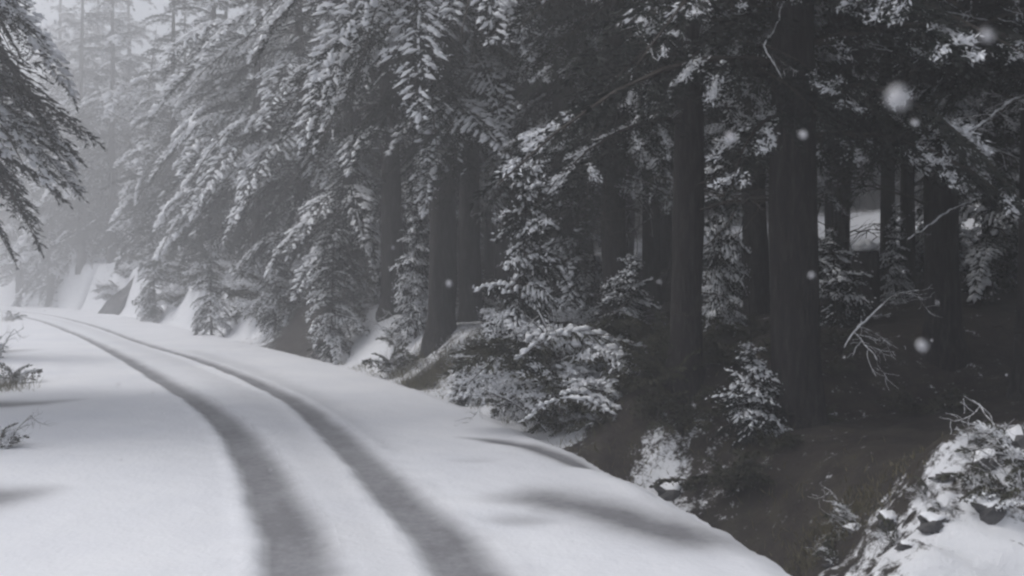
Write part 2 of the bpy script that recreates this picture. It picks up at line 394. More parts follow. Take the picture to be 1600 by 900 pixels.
# ---------------------------------------------------------------- object helpers
def tag(o, label=None, cat=None, group=None, kind=None):
    for k, v in (('label', label), ('category', cat), ('group', group), ('kind', kind)):
        if v: o[k] = v
    return o
def link(name, me, parent=None):
    o = bpy.data.objects.new(name, me); C.objects.link(o)
    if parent: o.parent = parent
    return o
PROTO = {}
def spawn(name, key, x, y, rot=0, sc=1.0, label=None, cat=None, group=None, dz=0.0, tilt=(0, 0), scz=None, z=None):
    """one thing: an Empty at its base and its parts, which share their meshes with the first of the kind"""
    e = bpy.data.objects.new(name, None); C.objects.link(e)
    e.location = (x, y, (gz(x, y) if z is None else z) + dz); e.rotation_euler = (tilt[0], tilt[1], rot); e.scale = (sc, sc, scz or sc)
    for part, me in PROTO[key].items():
        o = link({'limbs': 'limb_wood', 'stems': 'stem_wood'}.get(part, part), me, e)
        if part != 'trunk': o['kind'] = 'stuff'
    return tag(e, label, cat, group)

# ---------------------------------------------------------------- the setting: ground, road, tyre tracks
ar = np.concatenate([[0], np.cumsum(np.linalg.norm(np.diff(EDGE, axis=0), axis=1))])
def stations(bounds):
    out = []
    for a, b, st in bounds: out.append(np.arange(a, b, st))
    s = np.concatenate(out); P = np.stack([np.interp(s, ar, EDGE[:, k]) for k in (0, 1)], 1); n = np.stack([np.interp(s, ar, EN[:, k]) for k in (0, 1)], 1)
    return P, n / np.linalg.norm(n, axis=1)[:, None]
s5 = float(ar[np.argmin(abs(EDGE[:, 1] - 5))]); END = float(ar[-1])

def gauss_at(x, y, p, rx, ry=None, ang=0):
    ry = ry or rx; dx, dy = x - p[0], y - p[1]; c, s = math.cos(ang), math.sin(ang)
    return np.exp(-(((dx * c + dy * s) / rx) ** 2 + ((-dx * s + dy * c) / ry) ** 2))
def seg_dist(x, y, P):
    P = np.array(P, float); best = np.full(x.shape, 1e9); sd = np.zeros(x.shape); par = np.zeros(x.shape)
    L = np.concatenate([[0], np.cumsum(np.linalg.norm(np.diff(P, axis=0), axis=1))])
    for i in range(len(P) - 1):
        a, b = P[i], P[i + 1]; v = b - a; t = np.clip(((x - a[0]) * v[0] + (y - a[1]) * v[1]) / (v @ v), 0, 1)
        dx, dy = x - a[0] - t * v[0], y - a[1] - t * v[1]; dd = np.hypot(dx, dy); m = dd < best
        best = np.where(m, dd, best); sd = np.where(m, np.sign(v[0] * dy - v[1] * dx) * dd, sd); par = np.where(m, L[i] + t * (L[i + 1] - L[i]), par)
    return best, sd, par / L[-1]

def build_ground():
    P, n = stations([(0, s5 - 1, 1.5), (s5 - 1, s5 + 14, .14), (s5 + 14, s5 + 40, .3), (s5 + 40, s5 + 100, .8), (s5 + 100, END, 4)])
    dr = [0.0]; st = .1
    while dr[-1] < 150: dr.append(dr[-1] + st); st *= 1.0 if dr[-1] < 5 else 1.06
    dl = [-70, -55, -45, -38, -32, -28, -24] + list(np.arange(-21, -9, .5)) + [-7, -4, -2, -1, -.4]
    d = np.array(dl + dr); X = P[:, None, 0] + n[:, None, 0] * d[None]; Y = P[:, None, 1] + n[:, None, 1] * d[None]
    U = np.repeat(P[:, 1][:, None], len(d), 1); D = np.repeat(d[None], len(P), 0)
    x, y, u, dd = (a.reshape(-1) for a in (X, Y, U, D))
    z = height(x, y, u, dd)
    cov = np.interp(u, [0, 7.0, 8.0, 9.2, 20, 32, 45, 70], [.95, .6, .3, .1, .3, .35, .62, .8]) + .15 * (vnoise(u * .55, u * 0 + 9) - .5) * sst(9, 12, u)
    cov = cov * (1 - sst(5, 12, dd)) + sst(5, 12, dd) * np.interp(u, [0, 20, 40, 80, 120], [.06, .1, .25, .5, .7])
    cov += .32 * sst(14, 17, u) * (1 - sst(34, 42, u)) * (1 - sst(2.0, 4.5, dd)) * (.4 + 1.6 * vnoise(x * .9, y * .9, 41))
    cov = np.where(dd < .35, 1.3, cov); cov = np.where(dd < -ROAD_W + 1, 1.0 - .25 * sst(ROAD_W + 4, ROAD_W + 14, -dd), cov)
    cov += .4 * gauss_at(x, y, (4.9, 8.9), 2.1, 1.0) + .7 * gauss_at(x, y, (4.6, 7.6), 2, .6) + 1.3 * sst(.2, .8, gauss_at(x, y, (4.8, 8.7), 2.6, 1.5)) * fbm(x * 3.1, y * 6.5, 4, 21)                          # the snowy mound beside the camera
    cov += .7 * gauss_at(x, y, hit(815, 600), 1.6, 2.4, .3) + .8 * gauss_at(x, y, hit(800, 655), 1.5, 2.8, .45) + .6 * gauss_at(x, y, hit(860, 670), .6, 1.2) - .5 * gauss_at(x, y, hit(965, 690), .6, 1.2) + .7 * gauss_at(x, y, hit(720, 630), .8, 1.6, .45)
    cov += .9 * gauss_at(x, y, hit(575, 545), 1.1, 2.6, -.5) + .5 * gauss_at(x, y, hit(640, 500), 1.4)
    cov += .6 * gauss_at(x, y, hit(1020, 760), .5, .9) + .9 * gauss_at(x, y, hit(340, 500), 3, 7, .5)
    cov -= .5 * gauss_at(x, y, hit(670, 590), .8, 1.6) + .8 * gauss_at(x, y, hit(470, 530), 2, 4)
    cov += 1.3 * gauss_at(x, y, (17.4, 46), 10)
    a, b = len(P), len(d); i = np.arange(a - 1)[:, None] * b; j = np.arange(b - 1)[None]
    F = np.stack([i + j, i + j + 1, i + b + j + 1, i + b + j], -1).reshape(-1, 4)[:, ::-1]
    F = F[:, ::-1] if False else F
    V = np.stack([x, y, z], 1)
    me = mkmesh('ground', V, F, np.zeros(len(F), int), [MG], True, dict(cover=cov))
    tag(link('ground', me), 'forest floor of dark soil with patchy snow beside the road', kind='structure')
build_ground()

TL = spline([(-.9, 2), (-1.81, 7.69), (-2.54, 9.86), (-3.64, 12.7), (-5.0, 15.9), (-6.8, 19.4), (-9.5, 24.1), (-14.8, 33.3), (-22.9, 46.7), (-35.4, 66), (-52, 88), (-80, 112), (-120, 131)], 2.0)
TR = spline([(.7, 2), (-.34, 7.69), (-1.0, 9.7), (-2.25, 13.2), (-4.1, 18), (-5.9, 21.8), (-10.0, 29.2), (-16.1, 38.9), (-27.0, 57), (-40.5, 77), (-53, 91), (-80, 114.5), (-120, 133)], 2.0)
def flat(px, py): Y = CAM_H * F_PX / (py - Y_H); return ((px - 800) * Y / F_PX, Y)
def build_road():
    P, n = stations([(0, s5 - 1, 1.5), (s5 - 1, s5 + 12, .10), (s5 + 12, s5 + 34, .2), (s5 + 34, s5 + 90, .5), (s5 + 90, END, 3)])
    d = np.concatenate([np.arange(-ROAD_W - 1.2, -8, .3), np.arange(-8, -.3, .07), np.arange(-.3, .5, .05)])
    X = P[:, None, 0] + n[:, None, 0] * d[None]; Y = P[:, None, 1] + n[:, None, 1] * d[None]
    x, y = X.reshape(-1), Y.reshape(-1); D = np.repeat(d[None], len(P), 0).reshape(-1)
    wob = .10 * fbm(x * .8, y * .8, 3, 4) + .07 * fbm(x * 5, y * 5, 3, 14)
    z = .018 * fbm(x * .7, y * .7, 4) + .02 * fbm(x * 4, y * 4, 3, 2) + .025 * np.clip(vnoise(x * 6, y * 6, 31) - .82, 0, 1)
    Dl = D + .22 * fbm(x * 1.5, y * 1.5, 4, 12) + .16 * fbm(x * 7, y * 7, 3, 15)
    z -= np.where(Dl > 0, .5 * Dl ** 1.6, 0) + .02 * sst(-.8, 0, Dl)
    z -= .16 * sst(ROAD_W, ROAD_W + 1.1, -D)
    slush_and_streaks = np.zeros(len(x)); near = np.interp(y, [8, 20, 45], [1, .72, .5]); tr = []
    for T, soft_r in ((TL, 1.5), (TR, 1.35)):
        _, sd, _ = seg_dist(x, y, T); sd = -(sd + wob) ; wv = .335 * near
        # sd > 0 is the right of the track: softer there than on the left
        prof = np.where(sd < 0, 1 - sst(wv * .6, wv * 1.25, -sd), 1 - sst(wv * .25, wv * 1.3 * soft_r, sd))
        z -= .05 * prof; z += .014 * np.exp(-((np.abs(sd) - wv * 1.35) / .09) ** 2) * (1 + 3.5 * fbm(x * 7, y * 7, 3, 5))
        slush_and_streaks = np.maximum(slush_and_streaks, prof * (.93 + .3 * fbm(x * 1.1, y * 1.1, 3, 9))); tr.append(prof > .3)
    between = np.exp(-((seg_dist(x, y, TR)[0] - .7) / .55) ** 2) * (seg_dist(x, y, TL)[0] < 1.5)
    slush_and_streaks = np.maximum(slush_and_streaks, .16 * between)
    third = seg_dist(x, y, [flat(300, 548), flat(400, 580), flat(500, 625), flat(590, 700)])[0]      # a faint older track
    slush_and_streaks = np.maximum(slush_and_streaks, .22 * np.exp(-(third / .35) ** 2))
    # dark grey streaks, slightly sunken, running off the road at its two sides
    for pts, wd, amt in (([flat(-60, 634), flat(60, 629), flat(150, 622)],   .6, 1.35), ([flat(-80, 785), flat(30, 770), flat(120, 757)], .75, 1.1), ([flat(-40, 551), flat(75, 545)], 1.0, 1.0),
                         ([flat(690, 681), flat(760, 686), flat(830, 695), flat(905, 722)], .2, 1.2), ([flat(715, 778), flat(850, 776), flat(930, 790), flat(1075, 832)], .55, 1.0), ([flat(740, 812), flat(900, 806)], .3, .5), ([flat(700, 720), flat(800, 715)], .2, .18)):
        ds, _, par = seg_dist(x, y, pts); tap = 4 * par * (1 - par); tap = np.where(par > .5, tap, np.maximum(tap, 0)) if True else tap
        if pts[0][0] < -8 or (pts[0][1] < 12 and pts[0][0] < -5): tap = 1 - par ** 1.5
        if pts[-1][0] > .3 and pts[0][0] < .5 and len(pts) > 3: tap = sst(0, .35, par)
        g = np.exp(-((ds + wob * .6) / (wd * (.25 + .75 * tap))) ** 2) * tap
        slush_and_streaks = np.maximum(slush_and_streaks, amt * g * (1 + .5 * fbm(x * 2, y * 2, 3, 6))); z -= .03 * g
    slush_and_streaks = np.clip(slush_and_streaks, 0, 1)
    a, b = len(P), len(d); i = np.arange(a - 1)[:, None] * b; j = np.arange(b - 1)[None]
    F = np.stack([i + j, i + j + 1, i + b + j + 1, i + b + j], -1).reshape(-1, 4)[:, ::-1]
    V = np.stack([x, y, z], 1)
    owner = np.zeros(len(F), int)
    for k, m in enumerate(tr): owner[m[F].sum(1) >= 3] = k + 1
    for k, (nm, lb) in enumerate((('road', 'snow covered road curving away to the left into the forest'), ('tyre_track', 'left tyre track, grey slushy rut pressed into the road snow'), ('tyre_track', 'right tyre track, grey slushy rut nearer the forest bank'))):
        Fk = F[owner == k]; used, inv = np.unique(Fk, return_inverse=True)
        me = mkmesh(nm, V[used], inv.reshape(Fk.shape), np.zeros(len(Fk), int), [MR], True, dict(slush_and_streaks=slush_and_streaks[used]))
        tag(link(nm, me), lb, kind='structure', group='tyre tracks in the snow' if k else None)
build_road()

# ---------------------------------------------------------------- trees
PROTO['fir_a'] = make_tree(29, .36, 4.8, 4.0, 21, 'fir', 130, 8, low_sparse=.3)
PROTO['fir_b'] = make_tree(25, .36, 3.8, 3.6, 22, 'fir', 115, 8, low_sparse=.2)
PROTO['fir_pole'] = make_tree(23, .2, 8.0, 2.6, 33, 'fir', 80, 3)
PROTO['fir_snowy'] = make_tree(27, .46, 6.2, 4.6, 23, 'fir_heavy', 84, 6)
PROTO['fir_laden'] = make_tree(24, .34, 1.6, 4.2, 24, 'fir_heavy', 88, 6)
PROTO['fir_left'] = make_tree(26, .42, 5.9, 4.7, 30, 'fir', 250, 2, top_key='fir_heavy')
PROTO['far_a'] = make_tree(27, .36, 2.0, 4.4, 25, 'far', 104, 2)
PROTO['far_b'] = make_tree(22, .30, 1.2, 3.8, 26, 'far', 96, 2)
PROTO['fir_young'] = make_tree(3.6, .045, .25, .78, 27, 'small', 95, 0, lean=.08, shape=.6)
PROTO['fir_baby'] = make_tree(1.9, .03, .12, .62, 28, 'small', 55, 0, lean=.05, shape=.7)
PROTO['fir_mid'] = make_tree(8.5, .11, .8, 1.9, 29, 'fir_heavy', 80, 0, lean=.15, shape=.7)

placed = []
def tree(key, px, Y, label, rot=0., sc=1.0, tilt=(0, 0), name='conifer_tree', group=None, X=None, cat='tree', dz=-.05):
    x, y = at(px, Y) if X is None else (X, Y); placed.append((x, y))
    sc, scz = sc if isinstance(sc, tuple) else (sc, None)
    return spawn(name, key, x, y, rot, sc, label, cat, group, dz, tilt, scz)

BIG = tree('fir_snowy', 690, 25.5, 'tall conifer with broad dark trunk and snow-heaped upper boughs behind the yellow grass bank', .4, 1.0)
SLIM = tree('fir_snowy', 735, 26.6, 'conifer with slimmer trunk standing tight against the right side of the broad trunk', 3.6, .85)
NEAR1 = tree('fir_a', 1075, 14.6, 'conifer with tall straight bare trunk just right of the snow-covered bushes', 1.0, .82)
NEAR2 = tree('fir_a', 1245, 13.6, 'thickest dark conifer trunk, standing above the brown ditch bank', 3.2, 1.12)
tree('fir_b', 1180, 19.5, 'slim conifer in shadow between the two thick trunks', 4.2, .8)
tree('fir_pole', 1318, 21, 'conifer with thin trunk left of the bright snow patch among the trees', .9, .95)
tree('fir_pole', 1383, 22.5, 'conifer with thin trunk right of the bright snow patch among the trees', 5.5, 1.0)
tree('fir_pole', 1422, 20, 'second thin conifer pole right of the bright snow patch, behind the low snowy branch', 2.2, .9)
NEAR3 = tree('fir_b', 1475, 15.5, 'dark conifer behind the snowy mound with snow-lined dead twigs', 2.6, .9)
tree('fir_a', 1620, 13.2, 'dark conifer at the right end of the snowy mound', .2, .85)
NEAR4 = tree('fir_b', 960, 21, 'conifer with sparse low boughs behind the snow-arched bush', 3.9, .95)
tree('fir_a', 1015, 27, 'conifer deeper in the wood behind the sparse conifer', 5.1, .9)
tree('fir_snowy', 880, 25.5, 'conifer with snowy boughs above the arched bush', 1.7, 1.0)
tree('fir_snowy', 795, 30, 'conifer with snowy crown seen through the gap left of the young fir', 2.7, 1.0)
tree('fir_snowy', 610, 31, 'conifer with dark sheltered underside behind the diagonal snow patch', 5.9, .95)
LOW = tree('fir_laden', 545, 34, 'conifer with loose snow clumps on drooping low boughs above the dark bank', 3.4, .8)
FAR1 = tree('fir_laden', 470, 41, 'snow-laden conifer whose boughs overhang the dark bank from the far side', 2.1, 1.0)
FAR2 = tree('fir_laden', 400, 48, 'snow-laden conifer halfway along the bank where the road bends', .6, 1.0)
tree('far_a', 335, 57, 'hazy snow-laden conifer before the bend with boughs down to the bushes', 4.4, .95)
tree('far_a', 270, 70, 'pale conifer fading in the haze near the rock outcrop', 1.3, 1.0)
tree('far_b', 225, 82, 'pale conifer just behind the dark rock outcrop', 2.9, 1.0)
tree('far_a', 175, 92, 'tall pale conifer rising behind the snowy bank left of the rock outcrop', .9, 1.3)
tree('far_a', 128, 99, 'tall faint conifer above the middle of the far snowy bank', 2.2, 1.35)
tree('far_b', 80, 104, 'faint conifer above the left end of the far snowy bank', 3.1, 1.5)
tree('far_a', 30, 112, 'faintest tall conifer at the left frame edge beyond the bend', 5.2, 1.4)
tree('far_b', 150, 124, 'ghostly tall conifer crown behind the middle of the far snowy bank', 1.2, 1.9)
tree('far_a', 95, 130, 'ghostly tall conifer crown behind the left part of the far snowy bank', 4.0, 1.75)
tree('far_a', 200, 118, 'ghostly tall conifer crown showing above the rock outcrop', 0.5, 1.6)
def add_boughs(e, spec, seed, sc=1.22, key='showy'):
    rg = np.random.default_rng(seed)
    for z, L, yaw, pt in spec:
        (Vw, Fw), (Vl, Fl), (Vs, Fs) = pick(key, L, rg)[0]; A = Acc()
        for V, F, mi in ((Vw, Fw, 0), (Vl, Fl, 1), (Vs, Fs, 2)): A.add(place(V, math.radians(yaw) - e.rotation_euler.z, math.radians(pt), .2 * rg.normal(), sc, np.array([0, 0, z])), F, mi)
        b = link('bough', A.mesh('bough', [MW, MN, MS]), e); b['label'] = 'bough bent under heavy snow' if key == 'showy' else 'fine bough dusted with snow'; b['kind'] = 'stuff'
add_boughs(BIG, [(11.5, 4.4, -150, -5), (10.6, 4.4, -112, -8), (10.9, 4.2, -75, -4), (9.6, 4.4, -135, -12), (9.8, 4.4, -96, -10), (12.2, 4.4, -60, 0), (9.0, 3.4, -160, -14), (12.6, 4.4, -125, 0)], 3)
add_boughs(SLIM, [(11.8, 4.4, -70, -3), (10.8, 4.4, -30, -8), (12.4, 4.4, -95, 0), (11.0, 3.4, -52, -6), (9.4, 3.4, -85, -14)], 4)
add_boughs(LOW, [(5.0, 3.4, -160, -8), (5.6, 3.4, -120, -4), (4.3, 3.4, -100, -8), (5.9, 3.4, -75, -5), (4.6, 3.4, -50, -6), (3.6, 2.2, -130, -4)], 5)
add_boughs(FAR1, [(8.5, 4.4, -150, -5), (7.2, 4.4, -115, -9), (10.5, 4.4, -95, -5), (13, 4.4, -135, -2), (5.6, 3.4, -140, -8), (12, 4.4, -170, 0)], 6)
add_boughs(FAR2, [(9.5, 4.4, -145, -5), (7.8, 4.4, -110, -9), (12.5, 4.4, -160, -3), (14, 4.4, -120, 0), (6, 4.4, -165, -8)], 7)
# left side of the road
LEFT = tree('fir_left', 0, 18.2, 'near conifer at the left frame edge with dark drooping boughs over the road', 1.9, 1.0, X=-13.7)
tree('fir_laden', 0, 31, 'snowy conifer behind the near left conifer, its low boughs tipped with snow', .3, .7, X=-20.6)

add_boughs(LEFT, [(6.6, 4.4, -30, -4), (7.6, 4.4, 5, -4), (8.8, 4.4, -55, -2), (9.6, 4.4, -15, 0), (6.3, 3.4, -70, -8), (11, 4.4, -35, 2), (5.8, 3.4, -10, -10), (8.2, 4.4, 20, -3)], 8, 1.0)
rb = np.random.default_rng(44)
for e, n, z0, z1 in ((NEAR1, 12, 3.9, 8.6), (NEAR2, 12, 4.3, 8.4), (NEAR3, 8, 3.6, 8.0), (NEAR4, 9, 4.4, 11.0)):
    k = e.scale[0]
    add_boughs(e, [((z0 + (z1 - z0) * (j + .5) / n) / k, (2.2, 3.4, 4.2)[int(rb.integers(0 if j < n / 2 else 1, 3))], -90 + rb.uniform(-95, 95), rb.uniform(-14, 4)) for j in range(n)], 50 + n, rb.uniform(.85, 1.05), 'lace')
def forest():
    rg = np.random.default_rng(77); n = 0
    for _ in range(9000):
        Y = 9 + 165 * rg.random() ** .9; X = rg.uniform(-.66, .66) * Y + rg.uniform(-6, 9)
        if X < -.571 * Y - 7 or X > .571 * Y + 7: continue
        u, d = to_ud(X, Y); u, d = u[0], d[0]
        if not (d > 4.5 or d < -17 and Y > 45): continue
        if d < 9 and X > -.3 * Y and Y < 30: continue
        if d > 75 and Y < 100: continue
        if 1310 < 800 + X / Y * 1400 < 1430 and Y < 60: continue
        if (X - 17.4) ** 2 + (Y - 46) ** 2 < 144: continue
        r = 3.3 if Y < 45 else 4.4 if Y < 80 else 6.5
        if Y > 80 and d > 48: continue
        if any((X - a) ** 2 + (Y - b) ** 2 < r * r for a, b in placed): continue
        n += 1; placed.append((X, Y)); px = 800 + X / Y * 1400
        if Y > 62: key = ('far_a', 'far_b')[rg.integers(2)]
        elif px < 620: key = ('fir_laden', 'fir_snowy', 'far_b')[rg.integers(3)]
        else: key = ('fir_a', 'fir_b', 'fir_b')[rg.integers(3)]
        if d < 0: lab, g = 'hazy conifer in the wood on the inner side of the bend', 'hazy conifers on the inner side of the bend'
        elif Y > 62:
            wh = 'beyond the far snowy bank' if px < 190 else 'above the rock outcrop by the bend' if px < 330 else 'above the snowy bushes of the far bank' if px < 560 else 'glimpsed between darker trees in the middle'
            lab, g = 'conifer fading into the haze ' + wh, 'hazy conifers ' + wh
        elif px < 620: lab, g = 'snow-dusted conifer inside the wood above the left part of the bank', 'snow-dusted conifers above the bank'
        elif 0: pass
        else: lab, g = 'dark conifer deep in the shaded wood on the right', 'conifers deep in the shaded wood'
        spawn('conifer_tree', key, X, Y, rg.random() * 6.28, rg.uniform(.78, 1.12), lab, 'tree', g, -.05, (rg.normal() * .015, rg.normal() * .015))
        if n >= 235: break
    return n
NF = forest()
def saplings():
    A = [('fir_young', 812, 17.2, (1.0, 1.5), 'tall narrow young fir with tiers of snowy twigs rising above the bushes'),
         ('fir_young', 652, 27.0, (.9, 1.35), 'small snowy fir just left of the broad dark trunk'),
         ('fir_baby', 980, 18.5, .95, 'young fir with sagging snowy twigs right of the arched bush'),
         ('fir_young', 1128, 17.5, (.6, 1.1), 'dim young fir between the two thick trunks'),
         ('fir_baby', 1172, 13.4, .8, 'lower snowy fir in front of the thickest trunk'),
         ('fir_baby', 1305, 17, 1.0, 'little snowy fir right of the thickest trunk'),
         ('fir_young', 1402, 19, (.4, .62), 'slim snow-clotted fir beside the bright snow patch'),
         ('fir_mid', 520, 30.5, .62, 'young fir with rounded snow clumps at the edge of the dark bank'),
         ('fir_mid', 330, 45, .6, 'bushy young fir on the bank near the bend'),
         ('fir_mid', 240, 62, .75, 'hazy young fir at the left end of the bank'),
         ('fir_mid', 430, 39, .55, 'young fir leaning out from the bank in front of laden conifers'),
         ('fir_mid', 1550, 18, .7, 'half-hidden young fir far right in the shaded wood'),
         ('fir_baby', 735, 19.7, .62, 'tiny snowy fir at the road edge below the broad trunk'),
         ('fir_mid', 1465, 21, .5, 'young fir behind the mound with snow on its low twigs'),
         ('fir_mid', 900, 24, .8, 'young fir half hidden behind the arched bush')]
    for k, (key, px, Y, sc, lb) in enumerate(A): tree(key, px, Y, lb, k * 1.3, sc, name='young_fir', cat='young tree')
saplings()

# ---------------------------------------------------------------- bushes
for k in range(3): PROTO['bush%d' % k] = make_bush(26, 'bush', 1.25, 40 + k, 3)
for k in range(2): PROTO['brush%d' % k] = make_bush(5, 'bush', .8, 50 + k, 14, 1.5)
PROTO['arch'] = make_bush(16, 'bush', 1.5, 60, 4, 2.2, pitch=(0, 40))
def px_(x, y): return 800 + x / y * F_PX
def bushes():
    rg = np.random.default_rng(5)
    big = [(738, 612, .5, 'lowest snowy bush at the left end of the thicket'), (768, 572, .62, 'snowy bush on the left shoulder of the steep bank'), (800, 530, .7, 'snowy bush at the foot of the tall narrow young fir'),
           (838, 500, .75, 'snowy bush high in the middle of the thicket'), (872, 495, .7, 'snowy bush directly under the thick snow arch'), (905, 535, .7, 'snowy bush on the right brow of the steep bank'), (880, 600, .55, 'drooping snowy bush low on the steep bank'),
           (842, 612, .45, 'small snowy bush low in the middle of the steep bank'), (800, 640, .38, 'smallest snowy bush on the snow slope by the road'), (928, 600, .55, 'snowy bush at the dark right end of the thicket'), (905, 650, .42, 'ragged snowy bush over the rim of the ditch'),
           (855, 555, .6, 'snowy bush in the heart of the thicket'), (762, 625, .35, 'little snowy bush beside the tiny fir at the road edge')]
    for k, (px, py, sc, lb) in enumerate(big):
        x, y = hit(px, py); spawn('bush', 'bush%d' % (k % 3), x, y, rg.random() * 6, sc, lb, 'bush', dz=-.05)
    x, y = at(885, 16.3); spawn('bush', 'arch', x, y, .15, 1.15, 'arched bush bowed under a thick cap of snow', 'bush', dz=.1)
    x, y = at(905, 15.2); spawn('bush', 'arch', x, y, 2.9, .75, 'smaller bowed bush just below the thick snow arch', 'bush', dz=-.1)
    for k in range(46):
        Y = 34 + 52 * (k / 46) + rg.uniform(-1, 1); i = int(np.argmin(abs(EDGE[:, 1] - Y))); d = rg.uniform(1.0, 4.5)
        x, y = EDGE[i] + EN[i] * d
        spawn('bush', ('bush%d' % (k % 3)) if k % 3 else 'brush0', x, y, rg.random() * 6, rg.uniform(.75, 1.5), 'snow-covered bush along the foot of the bank by the bend', 'bush', 'snowy bushes along the foot of the bank', -.05)
    for k in range(30):
        Y = 18.5 + rg.random() * 16; i = int(np.argmin(abs(EDGE[:, 1] - Y))); d = rg.uniform(.9, 5)
        x, y = EDGE[i] + EN[i] * d
        spawn('bush', 'brush%d' % (k % 2), x, y, rg.random() * 6, rg.uniform(.4, .85), 'twiggy low bush with a little snow on the shaded bank under the trunks', 'bush', 'twiggy bushes on the shaded bank', -.05)
    right = [(1300, 860, .3, 'twiggy yellowish bush at the near end of the ditch'), (1335, 815, .35, 'twiggy bush on the left shoulder of the snowy mound'), (1440, 770, .25, 'half-buried twiggy bush on the mound face'), (1590, 735, .6, 'dark tangled bush at the right of the snowy mound'),
             (1590, 790, .5, 'twiggy bush low at the right frame edge'), (1480, 800, .22, 'small twiggy bush below the middle of the mound'), (1390, 845, .35, 'small twiggy bush poking from snow near the foot of the mound'), (1530, 690, .25, 'twiggy bush on the crest of the snowy mound'), (1550, 775, .22, 'sprawling twiggy bush beside the bluish rock')]
    for k, (px, py, sc, lb) in enumerate(right):
        x, y = hit(px, py); spawn('bush', 'brush%d' % (k % 2), x, y, rg.random() * 6, sc, lb, 'bush', dz=-.08)
    left = [(8, 600, .7, 'brown twiggy bush at the left road edge beside a dark streak'), (-15, 700, .55, 'brown twiggy bush nearest the camera on the left road edge'), (15, 500, .8, 'far low twiggy bush on the left road edge where the road bends'), (-30, 560, 1.0, 'snow-dusted twiggy bush half outside the left frame edge')]
    for k, (px, py, sc, lb) in enumerate(left):
        x, y = flat(px, py); spawn('bush', 'brush%d' % (k % 2), x, y, rg.random() * 6, sc, lb, 'bush', dz=-.05)
    # ditch undergrowth: dim scrub
    for k in range(34):
        Y = rg.uniform(10.5, 17); i = int(np.argmin(abs(EDGE[:, 1] - Y))); d = rg.uniform(1.6, 5.5); x, y = EDGE[i] + EN[i] * d
        if px_(x, y) < 925: continue
        if x < 7 and y < 10.3 and x > 3.4: continue
        spawn('bush', 'scrub', x, y, rg.random() * 6, rg.uniform(.35, .75), 'low dark scrub in the shaded ditch under the thick trunks', 'bush', 'dark scrub in the ditch', -.05)
def scrub():
    rg = np.random.default_rng(3); Wd, Lf = Acc(), Acc()
    for i in range(16):
        br, sc = pick('bush', .6 + .5 * rg.random(), rg); pos = np.array([rg.normal() * .3, rg.normal() * .3, -.05]); yaw = rg.random() * 6.28; p = math.radians(rg.uniform(10, 70))
        for a, (V, F) in zip((Wd, Lf), br[:2]): a.add(place(V, yaw, p, .2, sc, pos), F)
    PROTO['scrub'] = dict(stems=Wd.mesh('stems', [MW]), foliage=Lf.mesh('foliage', [MLf]))
scrub()
bushes()

# ---------------------------------------------------------------- rocks with snow caps
def rock_mesh(rg, sx, sy, sz, n=14, shear=0., taper=0.):
    th = np.linspace(0, 2 * np.pi, n, endpoint=False); ph = np.linspace(-.5, 1, 8) * np.pi / 2; V = []
    k1, k2 = rg.random(2) * 20
    for a in ph:
        for b in th:
            v = np.array([math.cos(a) * math.cos(b), math.cos(a) * math.sin(b), math.sin(a)])
            q = 1 + 1.5 * fbm(v[0] * 1.5 + k1, v[1] * 1.5 + v[2] * 2.1 + k2, 4)
            v = np.sign(v) * np.abs(v) ** .8; V.append(v * max(q, .45) * [sx, sy, sz])
    V = np.array(V); V[:, :2] *= (1 - taper * np.clip(V[:, 2:] / sz, 0, 1)); V[:, 0] += shear * np.clip(V[:, 2], 0, 99); V = V.reshape(8, n, 3); i = np.arange(7)[:, None] * n; j = np.arange(n)[None]
    F = np.stack([i + j, i + (j + 1) % n, i + n + (j + 1) % n, i + n + j], -1).reshape(-1, 4)
    R = mkmesh('rock', V.reshape(-1, 3), F, np.zeros(len(F), int), [MRk], False)
    top = V[4:].copy(); top[..., 2] += .03 * sz + .012; top[0][:, :2] *= (.80 + .25 * rg.random(n))[:, None]; top[0][:, 2] += (.12 * rg.random(n) - .10) * sz - .01
    i = np.arange(3)[:, None] * n; F2 = np.stack([i + j, i + (j + 1) % n, i + n + (j + 1) % n, i + n + j], -1).reshape(-1, 4)
    return R, mkmesh('snow_cap', top.reshape(-1, 3), F2, np.zeros(len(F2), int), [MS], True)
